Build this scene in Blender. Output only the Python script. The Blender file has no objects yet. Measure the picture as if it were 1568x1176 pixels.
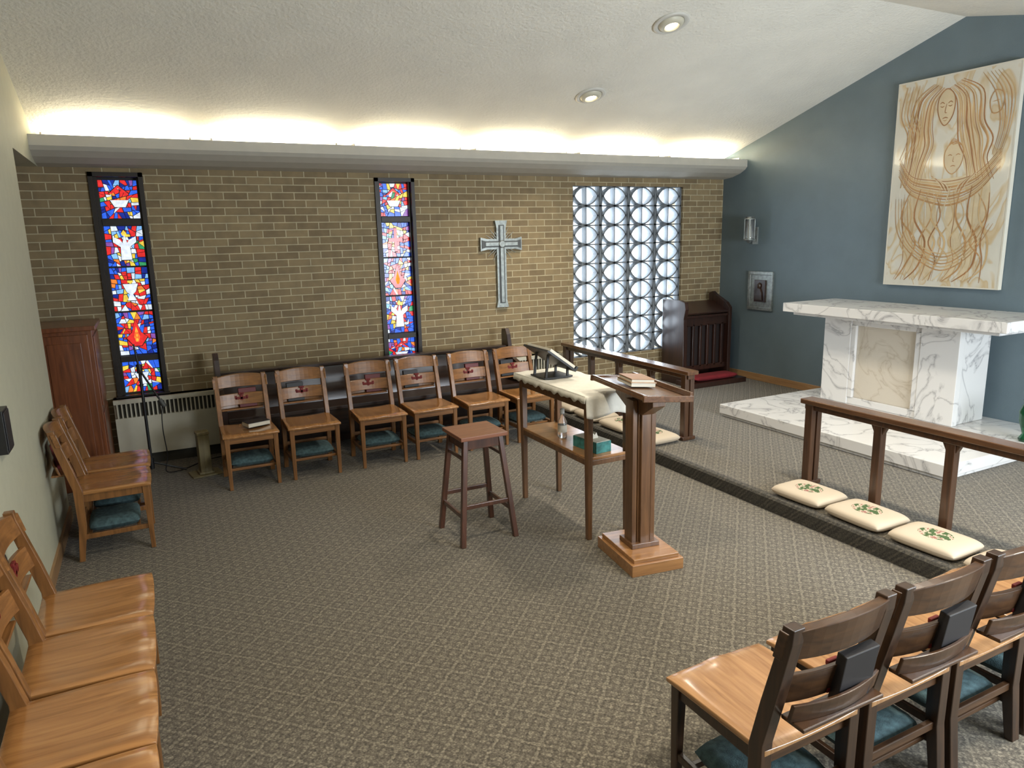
import bpy, math, random
from mathutils import Vector, Matrix
random.seed(7)
S=bpy.context.scene
# ---------------------------------------------------------------- materials
def nt(name):
    m=bpy.data.materials.new(name); m.use_nodes=True
    t=m.node_tree; p=t.nodes['Principled BSDF']
    return m,t,p
def N(t,typ,**k):
    n=t.nodes.new(typ)
    for a,b in k.items():
        if a.startswith('i_'): n.inputs[a[2:].replace('_',' ')].default_value=b
        else: setattr(n,a,b)
    return n
def c4(c): return (c[0],c[1],c[2],1)
def srgb(r,g,b):
    f=lambda x:(x/255/12.92) if x/255<=.04045 else ((x/255+.055)/1.055)**2.4
    return (f(r),f(g),f(b))
def ramp(t,stops):
    r=t.nodes.new('ShaderNodeValToRGB'); e=r.color_ramp.elements
    while len(e)<len(stops): e.new(.5)
    for i,(p,c) in enumerate(stops): e[i].position=p; e[i].color=c4(c)
    return r
def plain(name,c,rough=.6,metal=0,var=.12,scale=12,bump=0,coat=0,emit=None,es=0,bscale=None):
    m,t,p=nt(name)
    tc=N(t,'ShaderNodeTexCoord'); no=N(t,'ShaderNodeTexNoise'); no.inputs['Scale'].default_value=scale; no.inputs['Detail'].default_value=4
    t.links.new(tc.outputs['Object'],no.inputs['Vector'])
    r=ramp(t,[(.3,[x*(1-var) for x in c]),(.7,[min(1,x*(1+var)) for x in c])])
    t.links.new(no.outputs['Fac'],r.inputs['Fac']); t.links.new(r.outputs['Color'],p.inputs['Base Color'])
    p.inputs['Roughness'].default_value=rough; p.inputs['Metallic'].default_value=metal; p.inputs['Coat Weight'].default_value=coat
    if bump:
        n2=N(t,'ShaderNodeTexNoise'); n2.inputs['Scale'].default_value=bscale or scale*6; n2.inputs['Detail'].default_value=5
        t.links.new(tc.outputs['Object'],n2.inputs['Vector'])
        b=N(t,'ShaderNodeBump'); b.inputs['Strength'].default_value=bump; b.inputs['Distance'].default_value=.01
        t.links.new(n2.outputs['Fac'],b.inputs['Height']); t.links.new(b.outputs['Normal'],p.inputs['Normal'])
    if emit:
        p.inputs['Emission Color'].default_value=c4(emit); p.inputs['Emission Strength'].default_value=es
    return m
def wood(name,c1,c2,axis='z',rough=.35,coat=.3,sc=1):
    m,t,p=nt(name)
    tc=N(t,'ShaderNodeTexCoord'); mp=N(t,'ShaderNodeMapping')
    s={'x':(2,26,26),'y':(26,2,26),'z':(26,26,2)}[axis]
    mp.inputs['Scale'].default_value=[q*sc for q in s]
    no=N(t,'ShaderNodeTexNoise'); no.inputs['Scale'].default_value=1.6; no.inputs['Detail'].default_value=6; no.inputs['Distortion'].default_value=.6
    t.links.new(tc.outputs['Object'],mp.inputs['Vector']); t.links.new(mp.outputs['Vector'],no.inputs['Vector'])
    r=ramp(t,[(.3,c1),(.68,c2)])
    t.links.new(no.outputs['Fac'],r.inputs['Fac']); t.links.new(r.outputs['Color'],p.inputs['Base Color'])
    b=N(t,'ShaderNodeBump'); b.inputs['Strength'].default_value=.08; b.inputs['Distance'].default_value=.002
    t.links.new(no.outputs['Fac'],b.inputs['Height']); t.links.new(b.outputs['Normal'],p.inputs['Normal'])
    p.inputs['Roughness'].default_value=rough; p.inputs['Coat Weight'].default_value=coat; p.inputs['Coat Roughness'].default_value=.18
    return m
def math_(t,op,a,b=None):
    n=t.nodes.new('ShaderNodeMath'); n.operation=op
    for i,x in enumerate((a,b)):
        if x is None: continue
        if hasattr(x,'links'): t.links.new(x,n.inputs[i])
        else: n.inputs[i].default_value=x
    return n.outputs[0]
def brick():
    m,t,p=nt('tan_brick')
    tc=N(t,'ShaderNodeTexCoord'); sx=N(t,'ShaderNodeSeparateXYZ'); cb=N(t,'ShaderNodeCombineXYZ')
    t.links.new(tc.outputs['Object'],sx.inputs[0])
    xx=math_(t,'ADD',sx.outputs[0],sx.outputs[1]); zz=math_(t,'ADD',sx.outputs[2],.012)
    t.links.new(xx,cb.inputs[0]); t.links.new(zz,cb.inputs[1])
    br=N(t,'ShaderNodeTexBrick'); br.offset=.5
    t.links.new(cb.outputs[0],br.inputs['Vector'])
    br.inputs['Color1'].default_value=c4(srgb(146,127,94)); br.inputs['Color2'].default_value=c4(srgb(122,104,76)); br.inputs['Mortar'].default_value=c4(srgb(186,173,142))
    br.inputs['Scale'].default_value=1; br.inputs['Mortar Size'].default_value=.0055; br.inputs['Mortar Smooth'].default_value=.3
    br.inputs['Brick Width'].default_value=.205; br.inputs['Row Height'].default_value=.0675; br.inputs['Bias'].default_value=-.1
    no=N(t,'ShaderNodeTexNoise'); no.inputs['Scale'].default_value=9; no.inputs['Detail'].default_value=6
    t.links.new(tc.outputs['Object'],no.inputs['Vector'])
    mx=N(t,'ShaderNodeMix',data_type='RGBA',blend_type='MULTIPLY'); mx.inputs[0].default_value=.5
    r=ramp(t,[(.3,(.6,.6,.6)),(.7,(1.1,1.08,1.02))]); t.links.new(no.outputs['Fac'],r.inputs['Fac'])
    t.links.new(br.outputs['Color'],mx.inputs[6]); t.links.new(r.outputs['Color'],mx.inputs[7]); t.links.new(mx.outputs[2],p.inputs['Base Color'])
    h=math_(t,'ADD',math_(t,'MULTIPLY',br.outputs['Fac'],-1.0),math_(t,'MULTIPLY',no.outputs['Fac'],.5))
    b=N(t,'ShaderNodeBump'); b.inputs['Strength'].default_value=.7; b.inputs['Distance'].default_value=.008
    t.links.new(h,b.inputs['Height']); t.links.new(b.outputs['Normal'],p.inputs['Normal'])
    p.inputs['Roughness'].default_value=.8
    return m
def carpet(name,c1,c2,c3):
    m,t,p=nt(name)
    tc=N(t,'ShaderNodeTexCoord'); sx=N(t,'ShaderNodeSeparateXYZ')
    no0=N(t,'ShaderNodeTexNoise'); no0.inputs['Scale'].default_value=20; no0.inputs['Detail'].default_value=1
    t.links.new(tc.outputs['Object'],no0.inputs['Vector'])
    vm=N(t,'ShaderNodeVectorMath',operation='MULTIPLY_ADD'); vm.inputs[1].default_value=(.018,.018,.018)
    t.links.new(no0.outputs['Color'],vm.inputs[0]); t.links.new(tc.outputs['Object'],vm.inputs[2])
    t.links.new(vm.outputs[0],sx.inputs[0])
    k=26
    yz=math_(t,'ADD',sx.outputs[1],sx.outputs[2])
    a=math_(t,'SINE',math_(t,'MULTIPLY',math_(t,'ADD',sx.outputs[0],yz),k))
    b=math_(t,'SINE',math_(t,'MULTIPLY',math_(t,'SUBTRACT',sx.outputs[0],yz),k))
    s=math_(t,'ABSOLUTE',math_(t,'MULTIPLY',a,b))
    lines=math_(t,'LESS_THAN',s,.20)
    dots=math_(t,'GREATER_THAN',s,.80)
    a2=math_(t,'SINE',math_(t,'MULTIPLY',sx.outputs[0],k*7)); b2=math_(t,'SINE',math_(t,'MULTIPLY',yz,k*7))
    chk=math_(t,'GREATER_THAN',math_(t,'MULTIPLY',a2,b2),.05)
    no=N(t,'ShaderNodeTexNoise'); no.inputs['Scale'].default_value=110; no.inputs['Detail'].default_value=3
    t.links.new(tc.outputs['Object'],no.inputs['Vector'])
    f=math_(t,'ADD',math_(t,'MULTIPLY',math_(t,'ADD',lines,dots),.16),math_(t,'MULTIPLY',chk,.16))
    f=math_(t,'ADD',f,math_(t,'MULTIPLY',math_(t,'SUBTRACT',no.outputs['Fac'],.32),1.2))
    r=ramp(t,[(.0,c1),(.4,c2),(.85,c3)]); t.links.new(f,r.inputs['Fac']); t.links.new(r.outputs['Color'],p.inputs['Base Color'])
    bp=N(t,'ShaderNodeBump'); bp.inputs['Strength'].default_value=.35; bp.inputs['Distance'].default_value=.003
    t.links.new(f,bp.inputs['Height']); t.links.new(bp.outputs['Normal'],p.inputs['Normal'])
    p.inputs['Roughness'].default_value=.95; p.inputs['Sheen Weight'].default_value=.1
    return m
def marble(name,base,vein,rough=.25):
    m,t,p=nt(name)
    tc=N(t,'ShaderNodeTexCoord')
    n1=N(t,'ShaderNodeTexNoise'); n1.inputs['Scale'].default_value=2.6; n1.inputs['Detail'].default_value=8; n1.inputs['Distortion'].default_value=1.2
    mp=N(t,'ShaderNodeMapping'); mp.inputs['Rotation'].default_value=(.5,.7,.4); t.links.new(tc.outputs['Object'],mp.inputs['Vector']); t.links.new(mp.outputs['Vector'],n1.inputs['Vector'])
    d=math_(t,'ABSOLUTE',math_(t,'SUBTRACT',n1.outputs['Fac'],.5))
    r=ramp(t,[(0,vein),(.008,[.6*a+.4*b for a,b in zip(base,vein)]),(.04,base)])
    t.links.new(d,r.inputs['Fac']); t.links.new(r.outputs['Color'],p.inputs['Base Color'])
    p.inputs['Roughness'].default_value=rough
    return m
def emis(name,c,s,rough=.2):
    m,t,p=nt(name)
    tc=N(t,'ShaderNodeTexCoord'); no=N(t,'ShaderNodeTexNoise'); no.inputs['Scale'].default_value=30
    t.links.new(tc.outputs['Object'],no.inputs['Vector'])
    r=ramp(t,[(.3,[x*.6 for x in c]),(.7,c)]); t.links.new(no.outputs['Fac'],r.inputs['Fac'])
    p.inputs['Base Color'].default_value=c4([x*.4 for x in c]); t.links.new(r.outputs['Color'],p.inputs['Emission Color'])
    p.inputs['Emission Strength'].default_value=s; p.inputs['Roughness'].default_value=rough
    return m

M={}
M['brick']=brick()
M['ceil']=plain('textured_plaster_ceiling',srgb(226,222,210),.9,var=.04,scale=3,bump=.8,bscale=38)
M['wallL']=plain('cream_green_paint',srgb(182,180,158),.7,var=.03,bump=.1)
M['wallB']=plain('blue_grey_paint',srgb(100,115,122),.55,var=.05,scale=4,bump=.12,bscale=120)
M['cove']=plain('cove_paint',srgb(180,175,163),.7,var=.03)
M['carpet']=carpet('patterned_carpet',srgb(52,47,40),srgb(94,87,75),srgb(150,142,124))
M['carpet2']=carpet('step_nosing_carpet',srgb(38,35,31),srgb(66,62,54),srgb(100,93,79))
M['marble']=marble('white_marble',srgb(214,212,209),srgb(158,156,156))
M['marbleB']=marble('beige_marble',srgb(200,191,176),srgb(180,168,150),.3)
M['oak']=wood('honey_oak',srgb(100,66,35),srgb(144,98,54),'z')
M['oakseat']=wood('honey_oak_seat',srgb(132,88,48),srgb(172,122,72),'y',.2,.8)
M['oakd']=wood('dark_shaded_oak',srgb(40,27,19),srgb(64,43,28),'z')  # honey oak darkened for the foreground chairs, their shade put into the colour
M['oakdx']=wood('shaded_oak_rail',srgb(48,32,21),srgb(80,54,33),'x')
M['oakds']=wood('tan_oak_seat',srgb(138,98,62),srgb(178,134,90),'y',.25,.6)
M['oakx']=wood('honey_oak_rail',srgb(104,68,36),srgb(150,102,56),'x')
M['rail']=wood('walnut_rail',srgb(78,52,34),srgb(108,74,49),'y',.2,.7)
M['railz']=wood('walnut_post',srgb(60,39,26),srgb(86,57,37),'z',.3,.4)
M['dark']=wood('dark_pew_wood',srgb(38,25,19),srgb(58,39,28),'x',.35,.4)
M['darkz']=wood('dark_carved_wood',srgb(36,20,14),srgb(56,31,22),'z',.35,.4)
M['red']=wood('cherry_wood',srgb(96,52,29),srgb(128,73,41),'z',.35,.4)
M['stool']=wood('mahogany_stool',srgb(60,36,26),srgb(84,50,34),'z',.35,.4)
M['stoolt']=wood('mahogany_stool_top',srgb(108,68,50),srgb(136,89,66),'x',.3,.5)
M['lect']=wood('lectern_oak',srgb(80,54,34),srgb(110,77,49),'z',.35,.4)
M['lectb']=wood('lectern_base_oak',srgb(132,92,56),srgb(164,119,75),'x',.3,.4)
M['trim']=wood('baseboard_wood',srgb(140,105,70),srgb(166,128,86),'y')
M['black']=plain('black_metal',(.012,.012,.013),.4)
M['bronze']=plain('dark_bronze_frame',srgb(44,38,33),.45,.3)
M['lead']=plain('lead_came',(.008,.008,.010),.6)
M['teal']=plain('teal_cushion_fabric',srgb(66,88,92),.9,var=.4,scale=40,bump=.3)
M['book']=plain('dark_book_cover',srgb(36,34,36),.5)
M['bookr']=plain('red_book_cover',srgb(96,24,24),.5)
M['bookt']=plain('tan_book_cover',srgb(140,100,62),.5)
M['page']=plain('paper_pages',srgb(206,200,184),.8,var=.03)
M['heater']=plain('heater_enamel',srgb(194,189,170),.45,var=.03)
M['slot']=plain('heater_slot_dark',srgb(60,58,50),.8)
M['concrete']=plain('painted_breeze_block',srgb(112,117,121),.8,var=.06,bump=.2)
M['silver']=plain('pewter_metal',srgb(156,160,156),.38,.7,var=.25,scale=30)
M['silverd']=plain('dark_pewter',srgb(80,81,80),.5,.5)
M['cloth']=plain('white_linen',srgb(224,219,206),.9,var=.04,scale=50,bump=.3)
M['redc']=plain('red_velvet',srgb(112,20,28),.9,var=.2)
M['olive']=wood('pale_olive_wood',srgb(98,87,55),srgb(120,108,72),'z',.5,.1)
M['white']=plain('white_enamel',srgb(200,197,188),.5,var=.03)
M['lamp']=plain('lamp_lens',(.9,.8,.6),.4,emit=(1,.86,.62),es=7)
M['tealbox']=plain('tissue_box_card',srgb(56,120,116),.6,var=.4,scale=30)
M['darkx']=plain('cross_cutout_red',srgb(110,24,20),.6)
M['tube']=plain('fluorescent_tube_glass',(.9,.9,.85),.4,emit=(1,.95,.78),es=6)
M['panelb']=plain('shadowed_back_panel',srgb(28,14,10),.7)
def glass(name,c,r=.05):
    m,t,p=nt(name); p.inputs['Base Color'].default_value=c4(c); p.inputs['Roughness'].default_value=r; p.inputs['Transmission Weight'].default_value=.9
    return m
M['glass']=glass('clear_glass',(.95,.97,.97)); M['green']=glass('green_glass',(.03,.22,.09))
def cushion_mat():
    m,t,p=nt('needlepoint_cushion')
    tc=N(t,'ShaderNodeTexCoord'); ln=N(t,'ShaderNodeVectorMath',operation='LENGTH')
    mp=N(t,'ShaderNodeMapping'); mp.inputs['Scale'].default_value=(1.25,1,0)
    t.links.new(tc.outputs['Object'],mp.inputs['Vector']); t.links.new(mp.outputs['Vector'],ln.inputs[0])
    near=math_(t,'LESS_THAN',ln.outputs['Value'],.095)
    no=N(t,'ShaderNodeTexNoise'); no.inputs['Scale'].default_value=34; no.inputs['Detail'].default_value=2; t.links.new(tc.outputs['Object'],no.inputs['Vector'])
    base=srgb(190,175,154)
    r=ramp(t,[(.0,srgb(66,88,50)),(.46,srgb(86,104,60)),(.5,base),(.56,base),(.6,srgb(150,100,90))])
    r.color_ramp.interpolation='CONSTANT'; t.links.new(no.outputs['Fac'],r.inputs['Fac'])
    mx=N(t,'ShaderNodeMix',data_type='RGBA'); t.links.new(near,mx.inputs[0]); mx.inputs[6].default_value=c4(base); t.links.new(r.outputs['Color'],mx.inputs[7])
    t.links.new(mx.outputs[2],p.inputs['Base Color']); p.inputs['Roughness'].default_value=.9
    return m
M['cush']=cushion_mat()
def paint_mat():
    m,t,p=nt('painted_panel')
    tc=N(t,'ShaderNodeTexCoord')
    n1=N(t,'ShaderNodeTexNoise'); n1.inputs['Scale'].default_value=1.6; n1.inputs['Detail'].default_value=2; n1.inputs['Distortion'].default_value=1.6
    mp=N(t,'ShaderNodeMapping'); mp.inputs['Scale'].default_value=(1,2.2,.9)
    t.links.new(tc.outputs['Object'],mp.inputs['Vector']); t.links.new(mp.outputs['Vector'],n1.inputs['Vector'])
    f=math_(t,'FRACT',math_(t,'MULTIPLY',n1.outputs['Fac'],4.0))
    r=ramp(t,[(.0,srgb(206,201,186)),(.5,srgb(210,205,191)),(.75,srgb(205,190,162)),(.9,srgb(198,175,138)),(1,srgb(206,201,186))])
    t.links.new(f,r.inputs['Fac']); t.links.new(r.outputs['Color'],p.inputs['Base Color'])
    p.inputs['Roughness'].default_value=.15; p.inputs['Coat Weight'].default_value=.6; p.inputs['Coat Roughness'].default_value=.04
    return m
M['paint']=paint_mat()
M['stroked']=plain('brown_paint_line',srgb(158,112,72),.3,var=.25,scale=6)
M['stroke']=plain('ochre_paint_line',srgb(178,136,90),.3,var=.22,scale=6)
M['strokem']=plain('light_ochre_paint_line',srgb(196,166,122),.3,var=.14,scale=6)
M['strokel']=plain('pale_paint_wash',srgb(205,187,154),.3,var=.12,scale=5)
GL=[('blue',(.03,.13,.80),1.2),('navy',(.01,.03,.32),1.0),('red',(.80,.03,.03),1.1),('white',(.80,.88,1.0),1.1),('sky',(.25,.55,1.0),1.1),('yellow',(.95,.66,.08),1.1),('purple',(.30,.10,.45),1.0),('orange',(.90,.24,.04),1.1),('green',(.05,.42,.16),.9)]
for n,c,s in GL: M['g_'+n]=emis('stained_glass_'+n,c,s*.68)  # panes glow by emission, standing in for daylight behind them

# ---------------------------------------------------------------- mesh builder
class MB:
    def __init__(s): s.v=[];s.f=[];s.m=[];s.sm=[];s.mats=[]
    def mi(s,mat):
        mat=M[mat] if isinstance(mat,str) else mat
        if mat not in s.mats: s.mats.append(mat)
        return s.mats.index(mat)
    def add(s,vs,fs,mat,T=None,smooth=False):
        o=len(s.v); i=s.mi(mat)
        for v in vs:
            v=Vector(v); s.v.append(tuple(T@v) if T else tuple(v))
        for f in fs: s.f.append([o+q for q in f]); s.m.append(i); s.sm.append(smooth)
    def box(s,x0,x1,y0,y1,z0,z1,mat,T=None):
        vs=[(x0,y0,z0),(x1,y0,z0),(x1,y1,z0),(x0,y1,z0),(x0,y0,z1),(x1,y0,z1),(x1,y1,z1),(x0,y1,z1)]
        s.add(vs,[(0,3,2,1),(4,5,6,7),(0,1,5,4),(1,2,6,5),(2,3,7,6),(3,0,4,7)],mat,T)
    def cbox(s,c,d,mat,T=None): s.box(c[0]-d[0]/2,c[0]+d[0]/2,c[1]-d[1]/2,c[1]+d[1]/2,c[2]-d[2]/2,c[2]+d[2]/2,mat,T)
    def beam(s,p0,p1,w,h,mat,w1=None,h1=None,T=None,side=(1,0,0)):
        p0=Vector(p0);p1=Vector(p1); d=(p1-p0).normalized(); a=Vector(side); a=(a-d*a.dot(d)).normalized(); b=d.cross(a)
        w1=w1 or w; h1=h1 or h; vs=[]
        for p,ww,hh in ((p0,w,h),(p1,w1,h1)):
            for sx,sy in ((-1,-1),(1,-1),(1,1),(-1,1)): vs.append(p+a*sx*ww/2+b*sy*hh/2)
        s.add(vs,[(0,3,2,1),(4,5,6,7),(0,1,5,4),(1,2,6,5),(2,3,7,6),(3,0,4,7)],mat,T)
    def cyl(s,p0,p1,r0,r1,mat,n=14,T=None):
        p0=Vector(p0);p1=Vector(p1); d=(p1-p0).normalized(); a=d.orthogonal().normalized(); b=d.cross(a); vs=[]
        for p,r in ((p0,r0),(p1,r1)):
            for i in range(n):
                t=2*math.pi*i/n; vs.append(p+(a*math.cos(t)+b*math.sin(t))*r)
        s.add(vs,[(i,(i+1)%n,n+(i+1)%n,n+i) for i in range(n)],mat,T,True)
        s.add(vs,[tuple(range(n-1,-1,-1)),tuple(range(n,2*n))],mat,T)
    def prism(s,pts,ax,a0,a1,mat,T=None):
        n=len(pts)
        def mk(p,a): return {'x':(a,p[0],p[1]),'y':(p[0],a,p[1]),'z':(p[0],p[1],a)}[ax]
        vs=[mk(p,a0) for p in pts]+[mk(p,a1) for p in pts]
        s.add(vs,[tuple(range(n-1,-1,-1)),tuple(range(n,2*n))]+[(i,(i+1)%n,n+(i+1)%n,n+i) for i in range(n)],mat,T)
    def lathe(s,prof,c,mat,n=20,T=None):
        vs=[];c=Vector(c)
        for r,z in prof:
            for i in range(n):
                t=2*math.pi*i/n; vs.append(c+Vector((r*math.cos(t),r*math.sin(t),z)))
        fs=[]
        for j in range(len(prof)-1):
            for i in range(n): fs.append((j*n+i,j*n+(i+1)%n,(j+1)*n+(i+1)%n,(j+1)*n+i))
        s.add(vs,fs,mat,T,True)
    def pillow(s,c,sx,sy,h,mat,n=12,T=None,dip=0):
        vs=[];fs=[]
        for k in (1,-1):
            o=len(vs)
            for i in range(n+1):
                for j in range(n+1):
                    u=-math.cos(math.pi*i/n); v=-math.cos(math.pi*j/n)
                    e=max(0,(1-abs(u)**6))*max(0,(1-abs(v)**6))
                    rx=1-.05*abs(v)**4; ry=1-.05*abs(u)**4
                    z=h/2+k*(h/2)*(e**.4)
                    vs.append((c[0]+u*sx/2*rx,c[1]+v*sy/2*ry,c[2]+z))
            for i in range(n):
                for j in range(n):
                    q=(o+i*(n+1)+j,o+(i+1)*(n+1)+j,o+(i+1)*(n+1)+j+1,o+i*(n+1)+j+1)
                    fs.append(q if k>0 else q[::-1])
        s.add(vs,fs,mat,T,True)
    def bow(s,x0,x1,yf,th,z0,z1,mat,n=12,T=None,arch=0):
        vs=[]
        for i in range(n+1):
            x=x0+(x1-x0)*i/n; u=(2*i/n-1); a=arch*(1-u*u)
            for z in (z0,z1+a):
                y=yf(x,z); vs+= [(x,y-th/2,z),(x,y+th/2,z)]
        fs=[]
        for i in range(n):
            o=4*i;p=o+4
            fs+=[(o,p,p+2,o+2),(o+1,o+3,p+3,p+1),(o+2,p+2,p+3,o+3),(o,o+1,p+1,p)]
        fs+=[(0,2,3,1),(4*n,4*n+1,4*n+3,4*n+2)]
        s.add(vs,fs,mat,T)
    def mesh(s,name):
        me=bpy.data.meshes.new(name); me.from_pydata(s.v,[],s.f)
        for m in s.mats: me.materials.append(m)
        me.polygons.foreach_set('material_index',s.m); me.polygons.foreach_set('use_smooth',s.sm); me.update(); return me
    def make(s,name,loc=(0,0,0),rot=(0,0,0),bevel=0):
        return put(s.mesh(name),name,loc,rot,bevel)
def put(me,name,loc=(0,0,0),rot=(0,0,0),bevel=0):
    o=bpy.data.objects.new(name,me); S.collection.objects.link(o); o.location=loc; o.rotation_euler=rot
    if bevel:
        b=o.modifiers.new('bevel','BEVEL'); b.width=bevel; b.segments=2; b.limit_method='ANGLE'; b.angle_limit=math.radians(50)
    return o

# ---------------------------------------------------------------- room constants
XL=-.68; XB=6.54; YW=7.0; YN=-1.2; RY=4.13; RZ=3.67
CW=2.786; CN=2.44; REC=-1.6; ZB=2.54; PLAT=.11
def ceil_z(y): return CW+(RZ-CW)*(YW-y)/(YW-RY) if y>RY else CN+(RZ-CN)*(y-YN)/(RY-YN)
b=MB(); b.box(REC-.1,XB+.1,YN-.1,YW+.25,-.1,0,'carpet'); b.make('floor')
b=MB(); b.box(3.68,XB,YN,YW,.002,PLAT,'carpet')
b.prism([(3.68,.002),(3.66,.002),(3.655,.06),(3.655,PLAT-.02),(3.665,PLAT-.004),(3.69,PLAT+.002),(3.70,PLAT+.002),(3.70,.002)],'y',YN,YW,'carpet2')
b.make('floor_platform')
b=MB(); b.prism([(YW+.25,CW-.077),(RY,RZ),(YN-.1,CN-.023),(YN-.1,CN+.15),(RY,RZ+.15),(YW+.25,CW+.1)],'x',REC-.1,XB+.1,'ceil'); b.make('ceiling')
holes=[(-.345,.06,.58,2.505),(2.07,2.475,.58,2.495),(4.335,5.9,.49,2.445)]
b=MB(); x=REC-.1
for h in holes:
    b.box(x,h[0],YW,YW+.25,0,CW,'brick'); b.box(h[0],h[1],YW,YW+.25,0,h[2],'brick'); b.box(h[0],h[1],YW,YW+.25,h[3],CW,'brick'); x=h[1]
b.box(x,XB+.1,YW,YW+.25,0,CW,'brick'); b.make('wall_back')
b=MB(); b.prism([(YN,0),(YW,0),(YW,CW),(RY,RZ),(YN,CN)],'x',XB,XB+.12,'wallB'); b.make('wall_right')
b=MB(); b.prism([(YN,0),(5.74,0),(5.74,ZB),(YW,ZB),(YW,CW),(RY,RZ),(YN,CN)],'x',XL-.12,XL,'wallL'); b.make('wall_left')
b=MB(); b.box(REC,XL-.12,5.62,5.74,0,ZB,'wallL'); b.box(REC-.1,REC,5.62,YW,0,ZB,'wallL'); b.box(REC,XL-.12,5.62,YW,ZB,ZB+.08,'wallL'); b.make('wall_alcove')
b=MB(); b.box(REC,XB+.1,YN-.12,YN,0,CN+.1,'wallL'); b.make('wall_front')
b=MB(); b.box(XB-.02,XB,5.22,YW,PLAT,PLAT+.085,'trim'); b.make('baseboard_right',bevel=.004)
b=MB(); b.box(XL,XL+.015,YN,5.74,0,.09,'trim'); b.make('baseboard_left')
b=MB(); b.prism([(YW,2.54),(6.85,2.555),(6.72,2.59),(6.64,2.63),(6.61,2.66),(6.61,2.74),(6.635,2.74),(6.64,2.68),(6.74,2.64),(YW,2.60)],'x',XL,XB,'cove'); b.make('trim_cove_light_shelf')
seg=(XB-XL)/6
def area_l(name,loc,rot,sx,sy,e,c):
    l=bpy.data.lights.new(name,'AREA'); l.shape='RECTANGLE'; l.size=sx; l.size_y=sy; l.energy=e; l.color=c
    o=bpy.data.objects.new(name,l); S.collection.objects.link(o); o.location=loc; o.rotation_euler=rot; return o
for i in range(6):
    xc=XL+seg*(i+.5)
    t=MB(); t.cyl((xc-.45,6.80,2.685),(xc+.45,6.80,2.685),.013,.013,'tube',10)
    t.box(xc-.50,xc+.50,6.77,6.83,2.645,2.665,'white')
    for sg in (-1,1): t.box(xc+sg*.52-.006,xc+sg*.52+.006,6.66,6.97,2.645,2.762,'white')  # added baffle plates, block light sideways to darken gaps between tubes
    t.make('cove_tube_light')
    area_l('cove_lamp',(xc,6.74,2.72),(math.pi,0,0),.80,.03,2.6,(1,.95,.76))
    area_l('cove_uplight',(xc,6.88,2.69),(math.radians(180-42),0,0),.80,.05,17,(1,.94,.78))

# ---------------------------------------------------------------- stained glass windows
def clip(poly,p,n):
    A=[];B=[]
    for i in range(len(poly)):
        a=poly[i];c=poly[(i+1)%len(poly)]
        da=(a-p).dot(n);dc=(c-p).dot(n)
        (A if da>=0 else B).append(a)
        if da*dc<0:
            q=a+(c-a)*(da/(da-dc)); A.append(q);B.append(q)
    return A,B
def area(P): return abs(sum(P[i].x*P[(i+1)%len(P)].y-P[(i+1)%len(P)].x*P[i].y for i in range(len(P))))/2
def bsp(P,mx,out):
    if area(P)<mx*random.uniform(.5,1.9) or len(P)<3: out.append(P);return
    xs=[q.x for q in P];ys=[q.y for q in P]; w=max(xs)-min(xs);h=max(ys)-min(ys)
    ang=(0 if w>h else math.pi/2)+random.gauss(0,.3)
    n=Vector((math.cos(ang),math.sin(ang))); p=Vector((min(xs)+w*random.uniform(.35,.65),min(ys)+h*random.uniform(.35,.65)))
    A,B=clip(P,p,n)
    if len(A)<3 or len(B)<3: out.append(P);return
    bsp(A,mx,out);bsp(B,mx,out)
GN=[q[0] for q in GL]
def stained(name,x0,x1,z0,z1,panels,thick,shapes):
    b=MB(); y=YW
    w=.035
    b.box(x0,x0+w,y-.02,y+.12,z0,z1,'bronze');b.box(x1-w,x1,y-.02,y+.12,z0,z1,'bronze')
    b.box(x0,x1,y-.02,y+.12,z1-w,z1,'bronze');b.box(x0-.01,x1+.01,y-.04,y+.12,z0,z0+w,'bronze')
    gx0=x0+.062;gx1=x1-.05
    b.box(x0+w,gx0,y+.03,y+.10,z0+w,z1-w,'bronze');b.box(gx1,x1-w,y+.03,y+.10,z0+w,z1-w,'bronze')
    b.box(gx0,gx1,y+.075,y+.085,z0+w,z1-w,'lead')
    for zz in thick: b.box(gx0,gx1,y+.02,y+.08,zz-.025,zz+.025,'bronze')
    for k,(a,c) in enumerate(panels):
        out=[]; base=[Vector((gx0,a)),Vector((gx1,a)),Vector((gx1,c)),Vector((gx0,c))]
        bsp(base,.0018,out)
        cx=(gx0+gx1)/2;cz=(a+c)/2;hw=(gx1-gx0);hh=(c-a)
        for P in out:
            g=sum(P,Vector((0,0)))/len(P)
            e=((g.x-cx)/(hw*.30))**2+((g.y-cz)/(hh*.38))**2
            if e<1: col=random.choices(GN,[.8,.2,2.5,2.4,.8,1.3,.2,.8,.1])[0]
            elif e<2.4: col=random.choices(GN,[3,1.2,3.6,1.8,.8,1.0,.6,.6,.3])[0]
            else: col=random.choices(GN,[5.5,2.6,2.4,1.8,1.2,.4,.9,.2,.15])[0]
            Q=[]
            for q in P:
                d=(g-q); L=d.length; Q.append(q+d*min(.35,.0040/max(L,.001)))
            vs=[(q.x,y+.072,q.y) for q in Q]
            b.add(vs,[tuple(range(len(vs)))],'g_'+col)
        for sh in shapes[k%len(shapes)]:
            col,pts=sh
            vs=[(cx+px*hw,y+.068,cz+pz*hh) for px,pz in pts]; vb=[(cx+px*hw*1.10,y+.070,cz+pz*hh*1.06) for px,pz in pts]
            b.add(vb,[tuple(range(len(vb)))],'lead'); b.add(vs,[tuple(range(len(vs)))],'g_'+col)
    for zz in [p[0]-.006 for p in panels[1:]]: b.box(gx0,gx1,y+.05,y+.08,zz-.006,zz+.006,'lead')
    b.make(name)
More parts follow.
